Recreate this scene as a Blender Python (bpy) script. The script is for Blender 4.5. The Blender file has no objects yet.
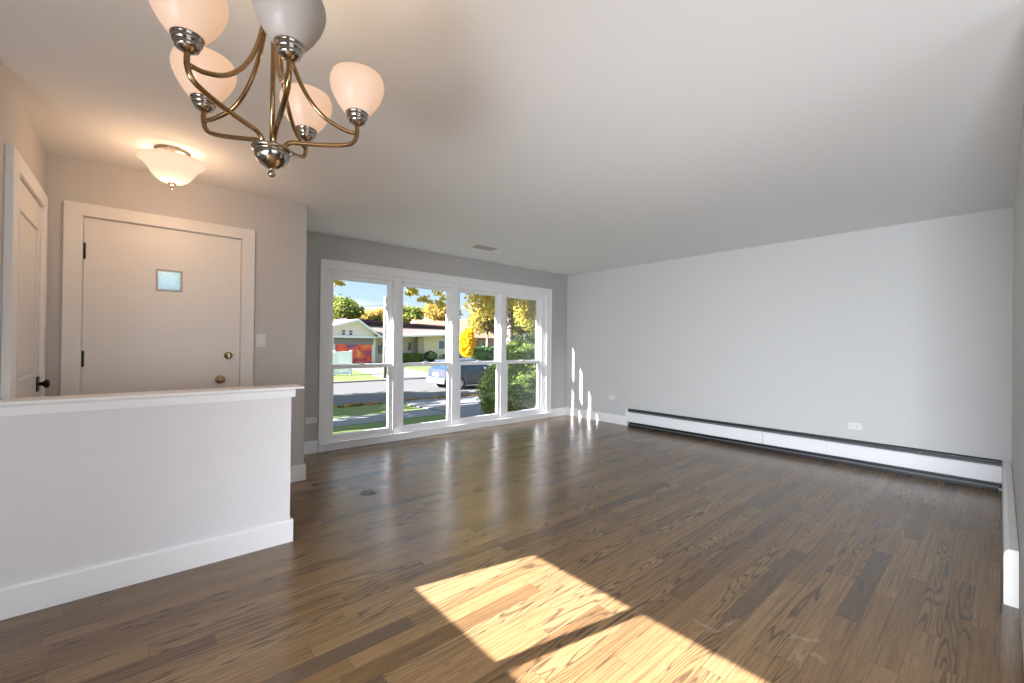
import bpy, math, random
import numpy as np
from mathutils import Matrix, Vector

S = bpy.context.scene
COL = S.collection
PI = math.pi

# ------------------------------------------------------------------ camera, sky, sun, exposure
# X runs along the window wall towards the corner, Y runs towards the street, Z is up
CAM_H = 1.2201
YAW, PITCH, ROLL, FPX = math.radians(48.9612), math.radians(0.4103), math.radians(0.5607), 425.46
fw = Vector((math.cos(YAW), math.sin(YAW), 0)); rt = Vector((math.sin(YAW), -math.cos(YAW), 0)); up = Vector((0, 0, 1))
fw, up = fw*math.cos(PITCH)+up*math.sin(PITCH), up*math.cos(PITCH)-fw*math.sin(PITCH)
rt, up = rt*math.cos(ROLL)+up*math.sin(ROLL), up*math.cos(ROLL)-rt*math.sin(ROLL)
cd = bpy.data.cameras.new('camera'); cam = bpy.data.objects.new('camera', cd); COL.objects.link(cam)
cd.sensor_fit = 'HORIZONTAL'; cd.sensor_width = 36; cd.lens = FPX/1024*36; cd.clip_start = .01; cd.clip_end = 500
m = Matrix((rt, up, -fw)).transposed().to_4x4(); m.translation = (0, 0, CAM_H)
cam.matrix_world = m
S.camera = cam

SUN_EL = math.radians(22.4)
SUN_DIR = Vector((.978*math.cos(SUN_EL), -.206*math.cos(SUN_EL), -math.sin(SUN_EL)))   # the way the light travels

W = bpy.data.worlds.new('world'); S.world = W; W.use_nodes = True
nt = W.node_tree; nt.nodes.clear()
def wn(t, **k):
    n = nt.nodes.new(t)
    for a, b in k.items(): setattr(n, a, b)
    return n
out = wn('ShaderNodeOutputWorld'); bg = wn('ShaderNodeBackground'); tc = wn('ShaderNodeTexCoord'); sx = wn('ShaderNodeSeparateXYZ')
rp = wn('ShaderNodeValToRGB'); nz = wn('ShaderNodeTexNoise'); cr = wn('ShaderNodeValToRGB'); mx = wn('ShaderNodeMix', data_type='RGBA')
rp.color_ramp.elements[0].color = (.70, .83, .93, 1); rp.color_ramp.elements[0].position = 0
rp.color_ramp.elements[1].color = (.22, .42, .78, 1); rp.color_ramp.elements[1].position = .6
e = rp.color_ramp.elements.new(.18); e.color = (.42, .65, .93, 1)
cr.color_ramp.elements[0].position = .50; cr.color_ramp.elements[1].position = .66
mp = wn('ShaderNodeMapping'); mp.inputs['Scale'].default_value = (1, 1, 3.2)
nz.inputs['Scale'].default_value = 3.2; nz.inputs['Detail'].default_value = 6
L = nt.links
L.new(tc.outputs['Generated'], sx.inputs[0]); L.new(sx.outputs['Z'], rp.inputs[0])
L.new(tc.outputs['Generated'], mp.inputs[0]); L.new(mp.outputs[0], nz.inputs['Vector']); L.new(nz.outputs['Fac'], cr.inputs[0])
L.new(cr.outputs[0], mx.inputs['Factor']); L.new(rp.outputs[0], mx.inputs['A']); mx.inputs['B'].default_value = (.95, .97, 1, 1)
L.new(mx.outputs['Result'], bg.inputs[0]); L.new(bg.outputs[0], out.inputs[0])
mr = wn('ShaderNodeMapRange', interpolation_type='SMOOTHSTEP'); L.new(sx.outputs['Z'], mr.inputs[0])   # unseen upper sky made brighter, to lift the shaded ground outdoors
for i_, v_ in ((1, .30), (2, .75), (3, 1.25), (4, 2.5)): mr.inputs[i_].default_value = v_
L.new(mr.outputs[0], bg.inputs[1])

def lamp(name, kind, loc, energy, color, **k):
    d = bpy.data.lights.new(name, kind); d.energy = energy; d.color = color
    for a, b in k.items(): setattr(d, a, b)
    o = bpy.data.objects.new(name, d); COL.objects.link(o); o.location = loc
    return o
sun = lamp('sun', 'SUN', (-20, 10, 20), 62, (1, .985, 1.05), angle=math.radians(.28))
sun.rotation_euler = SUN_DIR.to_track_quat('-Z', 'Y').to_euler()
# fill lamps added out of frame, standing in for daylight from behind and beside
a = lamp('kitchen_fill', 'AREA', (.6, -2.9, .95), 36, (.88, .93, 1), shape='RECTANGLE', size=2.6, size_y=1.8)
a.rotation_euler = Vector((0.3, 1, .05)).to_track_quat('-Z', 'Y').to_euler()
a = lamp('side_fill', 'AREA', (-1.45, .05, .58), 205, (.87, .93, 1), shape='RECTANGLE', size=1.7, size_y=1.0, spread=math.radians(98))
a.rotation_euler = Vector((1, .24, -.15)).to_track_quat('-Z', 'Y').to_euler()
a = lamp('dining_fill', 'AREA', (-1.46, .6, .70), 43, (.87, .91, 1), shape='RECTANGLE', size=1.1, size_y=1.1)
a.rotation_euler = Vector((1, .3, -.45)).to_track_quat('-Z', 'Y').to_euler()

vs = S.view_settings
vs.view_transform = 'Standard'; vs.look = 'None'; vs.exposure = 0.0; vs.gamma = 1; vs.use_curve_mapping = False
S.display_settings.display_device = 'sRGB'
cy = S.cycles
cy.use_denoising = True
try: cy.denoiser = 'OPENIMAGEDENOISE'
except Exception: pass
cy.max_bounces = 12; cy.diffuse_bounces = 7; cy.glossy_bounces = 4; cy.transparent_max_bounces = 24; cy.transmission_bounces = 6
cy.sample_clamp_indirect = 6; cy.caustics_reflective = False; cy.caustics_refractive = False

# ------------------------------------------------------------------ materials
class N:
    """a small node-graph writer"""
    def __init__(s, name):
        s.m = bpy.data.materials.new(name); s.m.use_nodes = True; s.t = s.m.node_tree; s.t.nodes.clear()
        s.out = s.t.nodes.new('ShaderNodeOutputMaterial')
    def n(s, t, ins=None, **k):
        x = s.t.nodes.new(t)
        for a, b in k.items(): setattr(x, a, b)
        for a, b in (ins or {}).items(): s.set(x.inputs[a], b)
        return x
    def set(s, sock, v):
        if hasattr(v, 'links') or isinstance(v, bpy.types.NodeSocket): s.t.links.new(v, sock)
        else: sock.default_value = v
    def math(s, op, a, b=0.0, c=0.0):
        x = s.t.nodes.new('ShaderNodeMath'); x.operation = op
        for i, v in enumerate((a, b, c)): s.set(x.inputs[i], v)
        return x.outputs[0]
    def ramp(s, f, stops, interp='LINEAR'):
        x = s.t.nodes.new('ShaderNodeValToRGB'); s.set(x.inputs[0], f); r = x.color_ramp; r.interpolation = interp
        while len(r.elements) < len(stops): r.elements.new(.5)
        for e, (p, c) in zip(r.elements, stops):
            e.position = p; e.color = (*c, 1) if len(c) == 3 else c
        return x.outputs[0]
    def mix(s, f, a, b, blend='MIX'):
        x = s.t.nodes.new('ShaderNodeMix'); x.data_type = 'RGBA'; x.blend_type = blend
        s.set(x.inputs['Factor'], f)
        for k, v in (('A', a), ('B', b)): s.set(x.inputs[k], (*v, 1) if isinstance(v, tuple) and len(v) == 3 else v)
        return x.outputs['Result']
    def noise(s, vec, scale, detail=2, rough=.5, dist=0):
        x = s.n('ShaderNodeTexNoise', {'Scale': scale, 'Detail': detail, 'Roughness': rough, 'Distortion': dist})
        if vec is not None: s.set(x.inputs['Vector'], vec)
        return x.outputs['Fac']
    def pos(s): return s.n('ShaderNodeNewGeometry').outputs['Position']
    def obj(s): return s.n('ShaderNodeTexCoord').outputs['Object']
    def bsdf(s, color, rough=.5, metal=0, spec=.5, bump=None, bstr=.1, bdist=.01, **k):
        x = s.n('ShaderNodeBsdfPrincipled')
        s.set(x.inputs['Base Color'], (*color, 1) if isinstance(color, tuple) and len(color) == 3 else color)
        s.set(x.inputs['Roughness'], rough); s.set(x.inputs['Metallic'], metal); s.set(x.inputs['Specular IOR Level'], spec)
        for a, b in k.items(): s.set(x.inputs[a.replace('_', ' ')], b)
        if bump is not None:
            b = s.n('ShaderNodeBump', {'Strength': bstr, 'Distance': bdist, 'Height': bump}); s.t.links.new(b.outputs[0], x.inputs['Normal'])
        s.t.links.new(x.outputs[0], s.out.inputs[0]); return x

def plain(name, c, rough=.5, metal=0, spec=.5, var=.06, scale=30, bstr=0.0, **k):
    g = N(name); f = g.noise(g.pos(), scale, 3)
    col = g.mix(f, tuple(x*(1-var) for x in c), tuple(min(1, x*(1+var)) for x in c))
    g.bsdf(col, rough, metal, spec, bump=f if bstr else None, bstr=bstr, bdist=.002, **k); return g.m

M = {}
M['wall'] = plain('wall_paint', (.58, .58, .58), .75, spec=.25, var=.012, scale=140, bstr=.12)
M['wall_front'] = plain('window_wall_paint', (.47, .46, .445), .75, spec=.25, var=.012, scale=140, bstr=.12)  # wall paint darkened: the backlit shade of this wall is in the colour
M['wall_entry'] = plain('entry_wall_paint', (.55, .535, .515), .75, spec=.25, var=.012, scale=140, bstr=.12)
M['half'] = plain('half_wall_paint', (.73, .72, .73), .7, spec=.25, var=.012, scale=140, bstr=.12)
M['ceil'] = plain('ceiling_paint', (.80, .805, .81), .85, spec=.2, var=.01, scale=160, bstr=.1)
M['trim'] = plain('white_trim_paint', (.84, .84, .84), .38, spec=.45, var=.01, scale=20)
M['door'] = plain('door_paint', (.76, .74, .71), .42, spec=.4, var=.012, scale=12)
M['vinyl'] = plain('window_vinyl', (.85, .85, .86), .35, spec=.5, var=.01, scale=20)
M['nickel'] = plain('brushed_nickel', (.36, .32, .28), .13, 1, var=.05, scale=60)
M['bronze'] = plain('antique_brass_tube', (.33, .205, .10), .20, 1, var=.08, scale=60)
M['brass'] = plain('satin_brass', (.36, .28, .17), .28, 1, var=.06, scale=60)
M['black'] = plain('black_metal', (.012, .011, .010), .4, .5, var=.1)
M['dark'] = plain('heater_dark_slot', (.008, .009, .012), .5, var=.1)
M['grey'] = plain('heater_grey_damper', (.16, .17, .19), .45, .3, var=.06)
M['heater'] = plain('heater_white_enamel', (.78, .79, .82), .38, spec=.5, var=.01)
M['plate'] = plain('white_plastic', (.72, .72, .71), .4, var=.01)
M['slot'] = plain('outlet_slots', (.05, .05, .05), .5)
M['ventgrey'] = plain('ceiling_vent_metal', (.42, .40, .35), .5, .2, var=.05)
M['ventdark'] = plain('ceiling_vent_inside', (.05, .05, .04), .8)
M['plug'] = plain('floor_plate_metal', (.10, .095, .10), .45, .6, var=.2, scale=90)

def floor_mat():
    g = N('stained_oak_boards'); p = g.pos(); s = g.n('ShaderNodeSeparateXYZ', {0: p}); x, y = s.outputs[0], s.outputs[1]
    Wd = .083
    yr = g.math('DIVIDE', y, Wd); row = g.math('FLOOR', yr)
    wr = g.n('ShaderNodeTexWhiteNoise', {'W': row}, noise_dimensions='1D').outputs['Value']
    xr = g.math('ADD', g.math('DIVIDE', x, .95), g.math('MULTIPLY', wr, 17.3)); idx = g.math('FLOOR', xr)
    cid = g.n('ShaderNodeCombineXYZ', {0: row, 1: idx}).outputs[0]
    wid = g.n('ShaderNodeTexWhiteNoise', {'Vector': cid}, noise_dimensions='2D')
    r1 = wid.outputs['Value']; rc = g.n('ShaderNodeSeparateXYZ', {0: wid.outputs['Color']}); r2, r3 = rc.outputs[1], rc.outputs[2]
    # cathedral grain: contour lines of a stretched noise, its own on each board
    gx = g.math('ADD', g.math('MULTIPLY', x, .95), g.math('MULTIPLY', r1, 91)); gy = g.math('ADD', g.math('MULTIPLY', y, 13), g.math('MULTIPLY', r2, 57))
    gv = g.n('ShaderNodeCombineXYZ', {0: gx, 1: gy, 2: g.math('MULTIPLY', r3, 31)}).outputs[0]
    n1 = g.noise(gv, 1.0, 1.6, .35, .15)
    cont = g.math('MULTIPLY_ADD', g.math('SINE', g.math('MULTIPLY', n1, g.math('MULTIPLY_ADD', r3, 50, 80))), .5, .5)
    fv = g.n('ShaderNodeCombineXYZ', {0: g.math('MULTIPLY', x, 9), 1: g.math('MULTIPLY', y, 260), 2: r1}).outputs[0]
    fine = g.noise(fv, 1.0, 3, .6)
    cath = g.math('MULTIPLY_ADD', g.math('GREATER_THAN', r2, .50), .62, .38)      # plain-sawn boards show it boldly, the others faintly
    vein = g.math('MULTIPLY', g.math('MULTIPLY', g.math('POWER', cont, 3.6), g.math('MULTIPLY_ADD', fine, 1.9, -.15)), cath)
    sv = g.n('ShaderNodeCombineXYZ', {0: g.math('MULTIPLY_ADD', x, 2.2, g.math('MULTIPLY', r1, 40)), 1: g.math('MULTIPLY', y, 95), 2: r3}).outputs[0]
    streaks = g.ramp(g.noise(sv, 1.0, 4, .62), [(.44, (0, 0, 0)), (.70, (1, 1, 1))])
    vein = g.math('MAXIMUM', vein, g.math('MULTIPLY', streaks, .60))
    cl = g.noise(p, .9, 2)
    base = g.ramp(r1, [(0, (.125, .070, .026)), (.10, (.190, .108, .042)), (.5, (.235, .138, .057)), (1, (.285, .175, .078))])
    base = g.mix(g.math('MULTIPLY', g.math('LESS_THAN', r2, .035), .75), base, (.060, .042, .034))
    base = g.mix(g.math('MULTIPLY', cl, .35), base, (.19, .106, .042))
    base = g.mix(g.math('MULTIPLY', g.math('SUBTRACT', 1, fine), .30), base, (.11, .058, .023))
    col = g.mix(g.math('MINIMUM', g.math('MULTIPLY', vein, 1.0), .85), base, (.034, .019, .010))
    # joints
    fy = g.math('FRACT', yr); fx = g.math('FRACT', xr)
    jy = g.math('LESS_THAN', g.math('MINIMUM', fy, g.math('SUBTRACT', 1, fy)), .014)
    jx = g.math('LESS_THAN', g.math('MINIMUM', fx, g.math('SUBTRACT', 1, fx)), .0012)
    j = g.math('MAXIMUM', jy, jx)
    col = g.mix(g.math('MULTIPLY', j, .55), col, (.03, .018, .012))
    # three pale scuffs left by film on the varnish
    sc = None
    wob = g.math('MULTIPLY', g.math('SUBTRACT', g.noise(p, 11, 3, .6), .5), .16); wob2 = g.math('MULTIPLY', g.math('SUBTRACT', g.noise(p, 14, 3, .6), .5), .14)
    for cx, cyy, ang, la, lb in ((1.962, .785, .2, .075, .020), (1.87, .84, 1.1, .06, .018), (2.10, .545, -.75, .11, .016), (1.98, .52, .25, .10, .010), (2.03, .47, 1.0, .05, .014)):
        dx, dy = g.math('SUBTRACT', g.math('ADD', x, wob), cx), g.math('SUBTRACT', g.math('ADD', y, wob2), cyy)
        u = g.math('ADD', g.math('MULTIPLY', dx, math.cos(ang)), g.math('MULTIPLY', dy, math.sin(ang)))
        v = g.math('SUBTRACT', g.math('MULTIPLY', dy, math.cos(ang)), g.math('MULTIPLY', dx, math.sin(ang)))
        d = g.math('ADD', g.math('POWER', g.math('DIVIDE', u, la), 2), g.math('POWER', g.math('DIVIDE', v, lb), 2))
        k = g.math('SUBTRACT', 1, g.math('MINIMUM', d, 1)); sc = k if sc is None else g.math('MAXIMUM', sc, k)
    streak = g.noise(p, 26, 4, .7)
    scf = g.math('MULTIPLY', g.math('GREATER_THAN', g.math('MULTIPLY', sc, streak), .17), .13)
    col = g.mix(scf, col, (.50, .46, .42))
    h = g.math('SUBTRACT', g.math('MULTIPLY', g.math('SUBTRACT', 1, vein), .25), j)
    rough = g.math('MULTIPLY_ADD', fine, .10, .20)
    g.bsdf(col, rough, 0, .60, bump=h, bstr=.10, bdist=.0015, Sheen_Weight=.02, Sheen_Roughness=.45); return g.m
M['floor'] = floor_mat()

def glass_mat(name, tint=(1, 1, 1), ior=1.45):
    g = N(name); t = g.n('ShaderNodeBsdfTransparent', {'Color': (*tint, 1)}); gl = g.n('ShaderNodeBsdfGlossy', {'Roughness': 0.0})
    fr = g.n('ShaderNodeFresnel', {'IOR': ior}); mxs = g.n('ShaderNodeMixShader', {0: g.math('MULTIPLY', fr.outputs[0], .55)})
    g.t.links.new(t.outputs[0], mxs.inputs[1]); g.t.links.new(gl.outputs[0], mxs.inputs[2]); g.t.links.new(mxs.outputs[0], g.out.inputs[0]); return g.m
M['glass'] = glass_mat('clear_glass', (.985, .99, .985))
def frosted():
    g = N('obscure_glass'); f = g.noise(g.obj(), 38, 3)
    tr = g.n('ShaderNodeBsdfTranslucent', {'Color': (.80, .90, 1, 1)}); t = g.n('ShaderNodeBsdfTransparent', {'Color': (.9, .95, 1, 1)})
    ms = g.n('ShaderNodeMixShader', {0: g.math('MULTIPLY_ADD', f, .5, .35)})
    g.t.links.new(tr.outputs[0], ms.inputs[1]); g.t.links.new(t.outputs[0], ms.inputs[2]); g.t.links.new(ms.outputs[0], g.out.inputs[0]); return g.m
M['frost'] = frosted()
def shade_mat(name, col, emit, ecol):
    g = N(name); d = g.n('ShaderNodeBsdfDiffuse', {'Color': (*col, 1)}); t = g.n('ShaderNodeBsdfTranslucent', {'Color': (*col, 1)})
    ms = g.n('ShaderNodeMixShader', {0: .25}); g.t.links.new(d.outputs[0], ms.inputs[1]); g.t.links.new(t.outputs[0], ms.inputs[2])
    gl = g.n('ShaderNodeBsdfGlossy', {'Roughness': .3}); m2 = g.n('ShaderNodeMixShader', {0: .022})
    g.t.links.new(ms.outputs[0], m2.inputs[1]); g.t.links.new(gl.outputs[0], m2.inputs[2]); last = m2.outputs[0]
    if emit:
        f = g.noise(g.obj(), 5, 2); em = g.n('ShaderNodeEmission', {'Color': (*ecol, 1), 'Strength': g.math('MULTIPLY_ADD', f, emit*.3, emit*.85)})
        ad = g.n('ShaderNodeAddShader'); g.t.links.new(last, ad.inputs[0]); g.t.links.new(em.outputs[0], ad.inputs[1]); last = ad.outputs[0]
    g.t.links.new(last, g.out.inputs[0]); return g.m
M['shade_lit'] = shade_mat('opal_glass_lit', (.44, .40, .37), .50, (1, .60, .37))
M['shade_off'] = shade_mat('opal_glass_unlit', (.54, .49, .455), 0, (1, 1, 1))
M['alabaster'] = shade_mat('alabaster_glass_lit', (.60, .56, .52), .55, (1, .74, .54))
def bulb_mat():
    g = N('lit_bulb'); f = g.noise(g.obj(), 4, 1); em = g.n('ShaderNodeEmission', {'Color': (1, .78, .52, 1), 'Strength': g.math('MULTIPLY_ADD', f, 1, 8)})
    g.t.links.new(em.outputs[0], g.out.inputs[0]); return g.m
M['bulb'] = bulb_mat()

M['added_blind'] = shade_mat('added_shade_cloth', (.12, .12, .115), 0, (1, 1, 1))  # cloth for the shade of the added window

def leaf_mat(name, stops, tr=.5, rough=.6):
    g = N(name); r = g.n('ShaderNodeNewGeometry').outputs['Random Per Island']; c = g.ramp(r, stops)
    d = g.n('ShaderNodeBsdfDiffuse', {'Color': c}); t = g.n('ShaderNodeBsdfTranslucent', {'Color': c}); ms = g.n('ShaderNodeMixShader', {0: tr})
    g.t.links.new(d.outputs[0], ms.inputs[1]); g.t.links.new(t.outputs[0], ms.inputs[2]); g.t.links.new(ms.outputs[0], g.out.inputs[0]); return g.m
M['leaf_gold'] = leaf_mat('golden_leaves', [(0, (.15, .16, .03)), (.35, (.27, .23, .045)), (.7, (.37, .29, .055)), (1, (.33, .20, .05))])
M['leaf_mix'] = leaf_mat('green_gold_leaves', [(0, (.09, .15, .03)), (.4, (.20, .23, .04)), (.7, (.36, .31, .055)), (1, (.36, .24, .06))])
M['leaf_green'] = leaf_mat('green_yellow_leaves', [(0, (.07, .12, .025)), (.5, (.15, .19, .04)), (1, (.33, .29, .06))])
M['leaf_orange'] = leaf_mat('orange_leaves', [(0, (.22, .18, .045)), (.5, (.36, .26, .06)), (1, (.40, .22, .07))])
M['leaf_near'] = leaf_mat('near_golden_leaves', [(0, (.34, .33, .06)), (.35, (.58, .48, .09)), (.7, (.70, .56, .12)), (1, (.60, .36, .10))], .6)
M['leaf_yellow'] = leaf_mat('bright_yellow_leaves', [(0, (.55, .33, .01)), (.5, (.75, .46, .012)), (1, (.80, .38, .01))])
M['leaf_bush'] = leaf_mat('evergreen_shrub_leaves', [(0, (.085, .135, .020)), (.5, (.17, .23, .04)), (1, (.30, .34, .07))], .35)
M['leaf_hedge'] = leaf_mat('dark_hedge_leaves', [(0, (.02, .06, .015)), (.6, (.05, .12, .03)), (1, (.08, .13, .06))], .2)
M['leaf_brown'] = leaf_mat('fallen_leaves', [(0, (.22, .12, .03)), (.5, (.40, .26, .06)), (1, (.30, .09, .03))], .1)
M['core'] = plain('shrub_twigs', (.05, .085, .014), .9, var=.3, scale=8)

def bark_mat(name, c):
    g = N(name); p = g.n('ShaderNodeMapping', {'Vector': g.pos(), 'Scale': (6, 6, 1.3)}).outputs[0]; f = g.noise(p, 3, 5, .65)
    g.bsdf(g.ramp(f, [(.3, tuple(x*.45 for x in c)), (.7, c)]), .9, bump=f, bstr=.6, bdist=.03); return g.m
M['bark'] = bark_mat('tree_bark', (.20, .16, .12))
M['pole'] = bark_mat('weathered_pole_wood', (.17, .165, .115))

def ground_mat(name, a, b, scale, rough=.9, bump=.3, fine=60):
    g = N(name); p = g.pos(); f = g.noise(p, scale, 5, .6); h = g.noise(p, fine, 3, .7)
    c = g.mix(f, a, b); c = g.mix(g.math('MULTIPLY', h, .45), c, tuple(x*.55 for x in a))
    g.bsdf(c, rough, 0, .2, bump=h, bstr=bump, bdist=.03); return g.m
M['lawn'] = ground_mat('lawn_grass', (.085, .125, .028), (.14, .165, .042), 1.4, fine=18)
M['road'] = ground_mat('street_asphalt', (.096, .090, .082), (.117, .110, .100), .8, fine=90, bump=.1)
M['walk'] = ground_mat('sidewalk_concrete', (.145, .145, .145), (.18, .176, .17), 2, fine=60, bump=.1)
M['drive'] = ground_mat('driveway_concrete', (.135, .125, .115), (.165, .152, .14), 1.2, fine=50, bump=.1)

def siding(name, c, step=.0):
    g = N(name); p = g.pos(); f = g.noise(p, 3, 3); g.bsdf(g.mix(f, tuple(x*.9 for x in c), c), .8, spec=.2); return g.m
M['cream'] = siding('cream_stucco', (.66, .57, .41)); M['gable'] = siding('pale_gable_siding', (.78, .68, .60))
M['whitewall'] = siding('white_painted_siding', (.75, .74, .72))
def brick_mat():
    g = N('pinkish_brick'); mp_ = g.n('ShaderNodeMapping', {'Vector': g.n('ShaderNodeTexCoord').outputs['Object'], 'Rotation': (PI/2, 0, 0)}).outputs[0]
    b = g.n('ShaderNodeTexBrick', {'Vector': mp_, 'Scale': 4, 'Color1': (.46, .24, .17, 1), 'Color2': (.38, .19, .13, 1), 'Mortar': (.5, .42, .36, 1)})
    g.bsdf(b.outputs[0], .85); return g.m
M['brick'] = brick_mat()
M['stone'] = ground_mat('stone_pier', (.36, .29, .20), (.50, .42, .31), 5, fine=20)
def shingle(name, c):
    g = N(name); p = g.pos(); f = g.noise(p, 9, 4, .7); g.bsdf(g.mix(f, tuple(x*.75 for x in c), c), .9, bump=f, bstr=.3, bdist=.02); return g.m
M['roof_tan'] = shingle('tan_shingles', (.17, .118, .095)); M['roof_orange'] = shingle('salmon_shingles', (.34, .185, .115)); M['roof_dark'] = siding('plum_fascia', (.075, .040, .055))
M['fascia'] = plain('white_fascia', (.72, .70, .68), .6)
M['shadow_board'] = plain('grey_lintel_board', (.20, .19, .18), .7)
def mural():
    g = N('painted_garage_door'); p = g.pos(); f = g.noise(p, .75, 2.5, .5, .6)
    c = g.ramp(f, [(.30, (.06, .08, .22)), (.40, (.30, .05, .10)), (.47, (.72, .07, .03)), (.58, (.78, .13, .04)), (.66, (.70, .42, .10)), (.74, (.25, .45, .22))])
    s = g.n('ShaderNodeSeparateXYZ', {0: p}); st = g.math('LESS_THAN', g.math('FRACT', g.math('MULTIPLY', s.outputs[2], 1.9)), .05)
    g.bsdf(g.mix(g.math('MULTIPLY', st, .5), c, (.05, .02, .02)), .5); return g.m
M['mural'] = mural()
M['pane_dark'] = plain('house_window_glass', (.05, .08, .11), .08, spec=.8)
M['door_blue'] = plain('pale_blue_door', (.42, .56, .66), .5)
M['fence'] = plain('white_vinyl_fence', (.90, .90, .90), .5)
M['wire'] = plain('cable_rubber', (.05, .05, .05), .6)
M['car'] = plain('dark_blue_car_paint', (.028, .034, .048), .3, .0, var=.04, Coat_Weight=.35)
M['car_grey'] = plain('grey_bumper_plastic', (.13, .14, .16), .5)
M['car_glass'] = plain('tinted_car_glass', (.012, .03, .07), .05, spec=.9)
M['tyre'] = plain('tyre_rubber', (.015, .015, .016), .8)
M['rim'] = plain('alloy_rim', (.45, .46, .48), .3, 1)
M['tail'] = plain('red_tail_lamp', (.55, .02, .02), .2)
M['licence'] = plain('licence_plate_white', (.75, .76, .74), .4)
M['flowers'] = leaf_mat('mixed_flowers', [(0, (.10, .18, .03)), (.6, (.14, .22, .05)), (.8, (.70, .66, .60)), (1, (.60, .35, .40))], .2)

# ------------------------------------------------------------------ mesh helpers
ORI = {}
class MB:
    def __init__(s): s.v = []; s.f = []; s.sm = []
    def add(s, vs, fs, smooth=False):
        o = len(s.v); s.v += [tuple(map(float, q)) for q in vs]; s.f += [tuple(i+o for i in q) for q in fs]; s.sm += [smooth]*len(fs); return s
    def box(s, x0, x1, y0, y1, z0, z1):
        return s.add([(x0,y0,z0),(x1,y0,z0),(x1,y1,z0),(x0,y1,z0),(x0,y0,z1),(x1,y0,z1),(x1,y1,z1),(x0,y1,z1)],
                     [(0,3,2,1),(4,5,6,7),(0,1,5,4),(1,2,6,5),(2,3,7,6),(3,0,4,7)])
    def hexa(s, bot, top): return s.add(list(bot)+list(top), [(0,3,2,1),(4,5,6,7),(0,1,5,4),(1,2,6,5),(2,3,7,6),(3,0,4,7)])
    def prism(s, poly, axis, a0, a1):
        """poly of (p,q) in the two other axes, extruded along axis"""
        n = len(poly)
        def P(p, q, a): return {'x': (a, p, q), 'y': (p, a, q), 'z': (p, q, a)}[axis]
        vs = [P(p, q, a0) for p, q in poly]+[P(p, q, a1) for p, q in poly]
        fs = [tuple(range(n-1, -1, -1)), tuple(range(n, 2*n))]+[(i, (i+1) % n, n+(i+1) % n, n+i) for i in range(n)]
        return s.add(vs, fs)
    def tube(s, pts, r, n=12, caps=True):
        pts = [Vector(p) for p in pts]; R = r if isinstance(r, (list, tuple)) else [r]*len(pts)
        vs = []; prev = None
        for i, p in enumerate(pts):
            t = (pts[min(i+1, len(pts)-1)]-pts[max(i-1, 0)]).normalized()
            if prev is None:
                u = t.orthogonal().normalized()
            else:
                u = (prev-t*prev.dot(t)).normalized()
            prev = u; w = t.cross(u)
            vs += [p+(u*math.cos(2*PI*k/n)+w*math.sin(2*PI*k/n))*R[i] for k in range(n)]
        fs = [(i*n+k, i*n+(k+1) % n, (i+1)*n+(k+1) % n, (i+1)*n+k) for i in range(len(pts)-1) for k in range(n)]
        s.add(vs, fs, True)
        if caps:
            b = len(s.v)-len(vs); s.f += [tuple(b+k for k in range(n-1, -1, -1)), tuple(b+(len(pts)-1)*n+k for k in range(n))]; s.sm += [False]*2
        return s
    def lathe(s, prof, c=(0, 0, 0), n=40, axis='z'):
        vs = []
        for r, h in prof:
            for k in range(n):
                a = 2*PI*k/n; x, y = r*math.cos(a), r*math.sin(a)
                q = {'z': (x, y, h), 'y': (x, h, y), 'x': (h, x, y)}[axis]
                vs.append((q[0]+c[0], q[1]+c[1], q[2]+c[2]))
        fs = [(i*n+k, i*n+(k+1) % n, (i+1)*n+(k+1) % n, (i+1)*n+k) for i in range(len(prof)-1) for k in range(n)]
        s.add(vs, fs, True)
        b = len(s.v)-len(vs)
        if prof[0][0] > 1e-6 and prof[0][0] < .5: pass
        return s
    def disc(s, c, r, n=40, axis='z'):
        return s.lathe([(0, 0), (r, 0)], c, n, axis)
    def build(s, name, mat, parent=None, bev=0, seg=2, smooth_all=False):
        me = bpy.data.meshes.new(name); o = bpy.data.objects.new(name, me); COL.objects.link(o)
        off = (0, 0, 0)
        if parent is not None:
            off = ORI[parent.name]; o.parent = parent; ORI[o.name] = off
        else:
            xs = np.array(s.v); off = (float((xs[:, 0].min()+xs[:, 0].max())/2), float((xs[:, 1].min()+xs[:, 1].max())/2), float(xs[:, 2].min()))
            o.location = off; ORI[o.name] = off
        me.from_pydata([(x-off[0], y-off[1], z-off[2]) for x, y, z in s.v], [], s.f)
        me.polygons.foreach_set('use_smooth', [bool(b) or smooth_all for b in s.sm]); me.materials.append(mat)
        me.update()
        if any(s.sm) or bev:
            me.validate()
        if bev:
            md = o.modifiers.new('bevel', 'BEVEL'); md.width = bev; md.segments = seg; md.limit_method = 'ANGLE'; md.angle_limit = math.radians(40)
        return o

def tag(o, label, cat=None, group=None, kind=None):
    o['label'] = label
    if cat: o['category'] = cat
    if group: o['group'] = group
    if kind: o['kind'] = kind
    return o
def thing(name, loc, label, cat, group=None, kind=None):
    o = bpy.data.objects.new(name, None); COL.objects.link(o); o.location = loc; o.empty_display_size = .1; ORI[o.name] = tuple(loc)
    return tag(o, label, cat, group, kind)
def struct(o, label, cat): return tag(o, label, cat, None, 'structure')

# ------------------------------------------------------------------ room shell
H = 2.44; UR = 5.616; VW = 4.992; VD = 4.069; UE = 1.10; UL = -.482; XL = -1.5; YB = -3.0
struct(MB().box(XL-.15, UR+.15, YB-.15, VW+.02, -.12, 0).build('floor', M['floor']), 'dark-stained oak strip floor of the living room', 'floor')
struct(MB().box(XL-.5, UR+.5, YB-.15, VW+.50, H, H+.16).build('ceiling', M['ceil']), 'flat white-grey ceiling over the whole room', 'ceiling')

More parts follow.
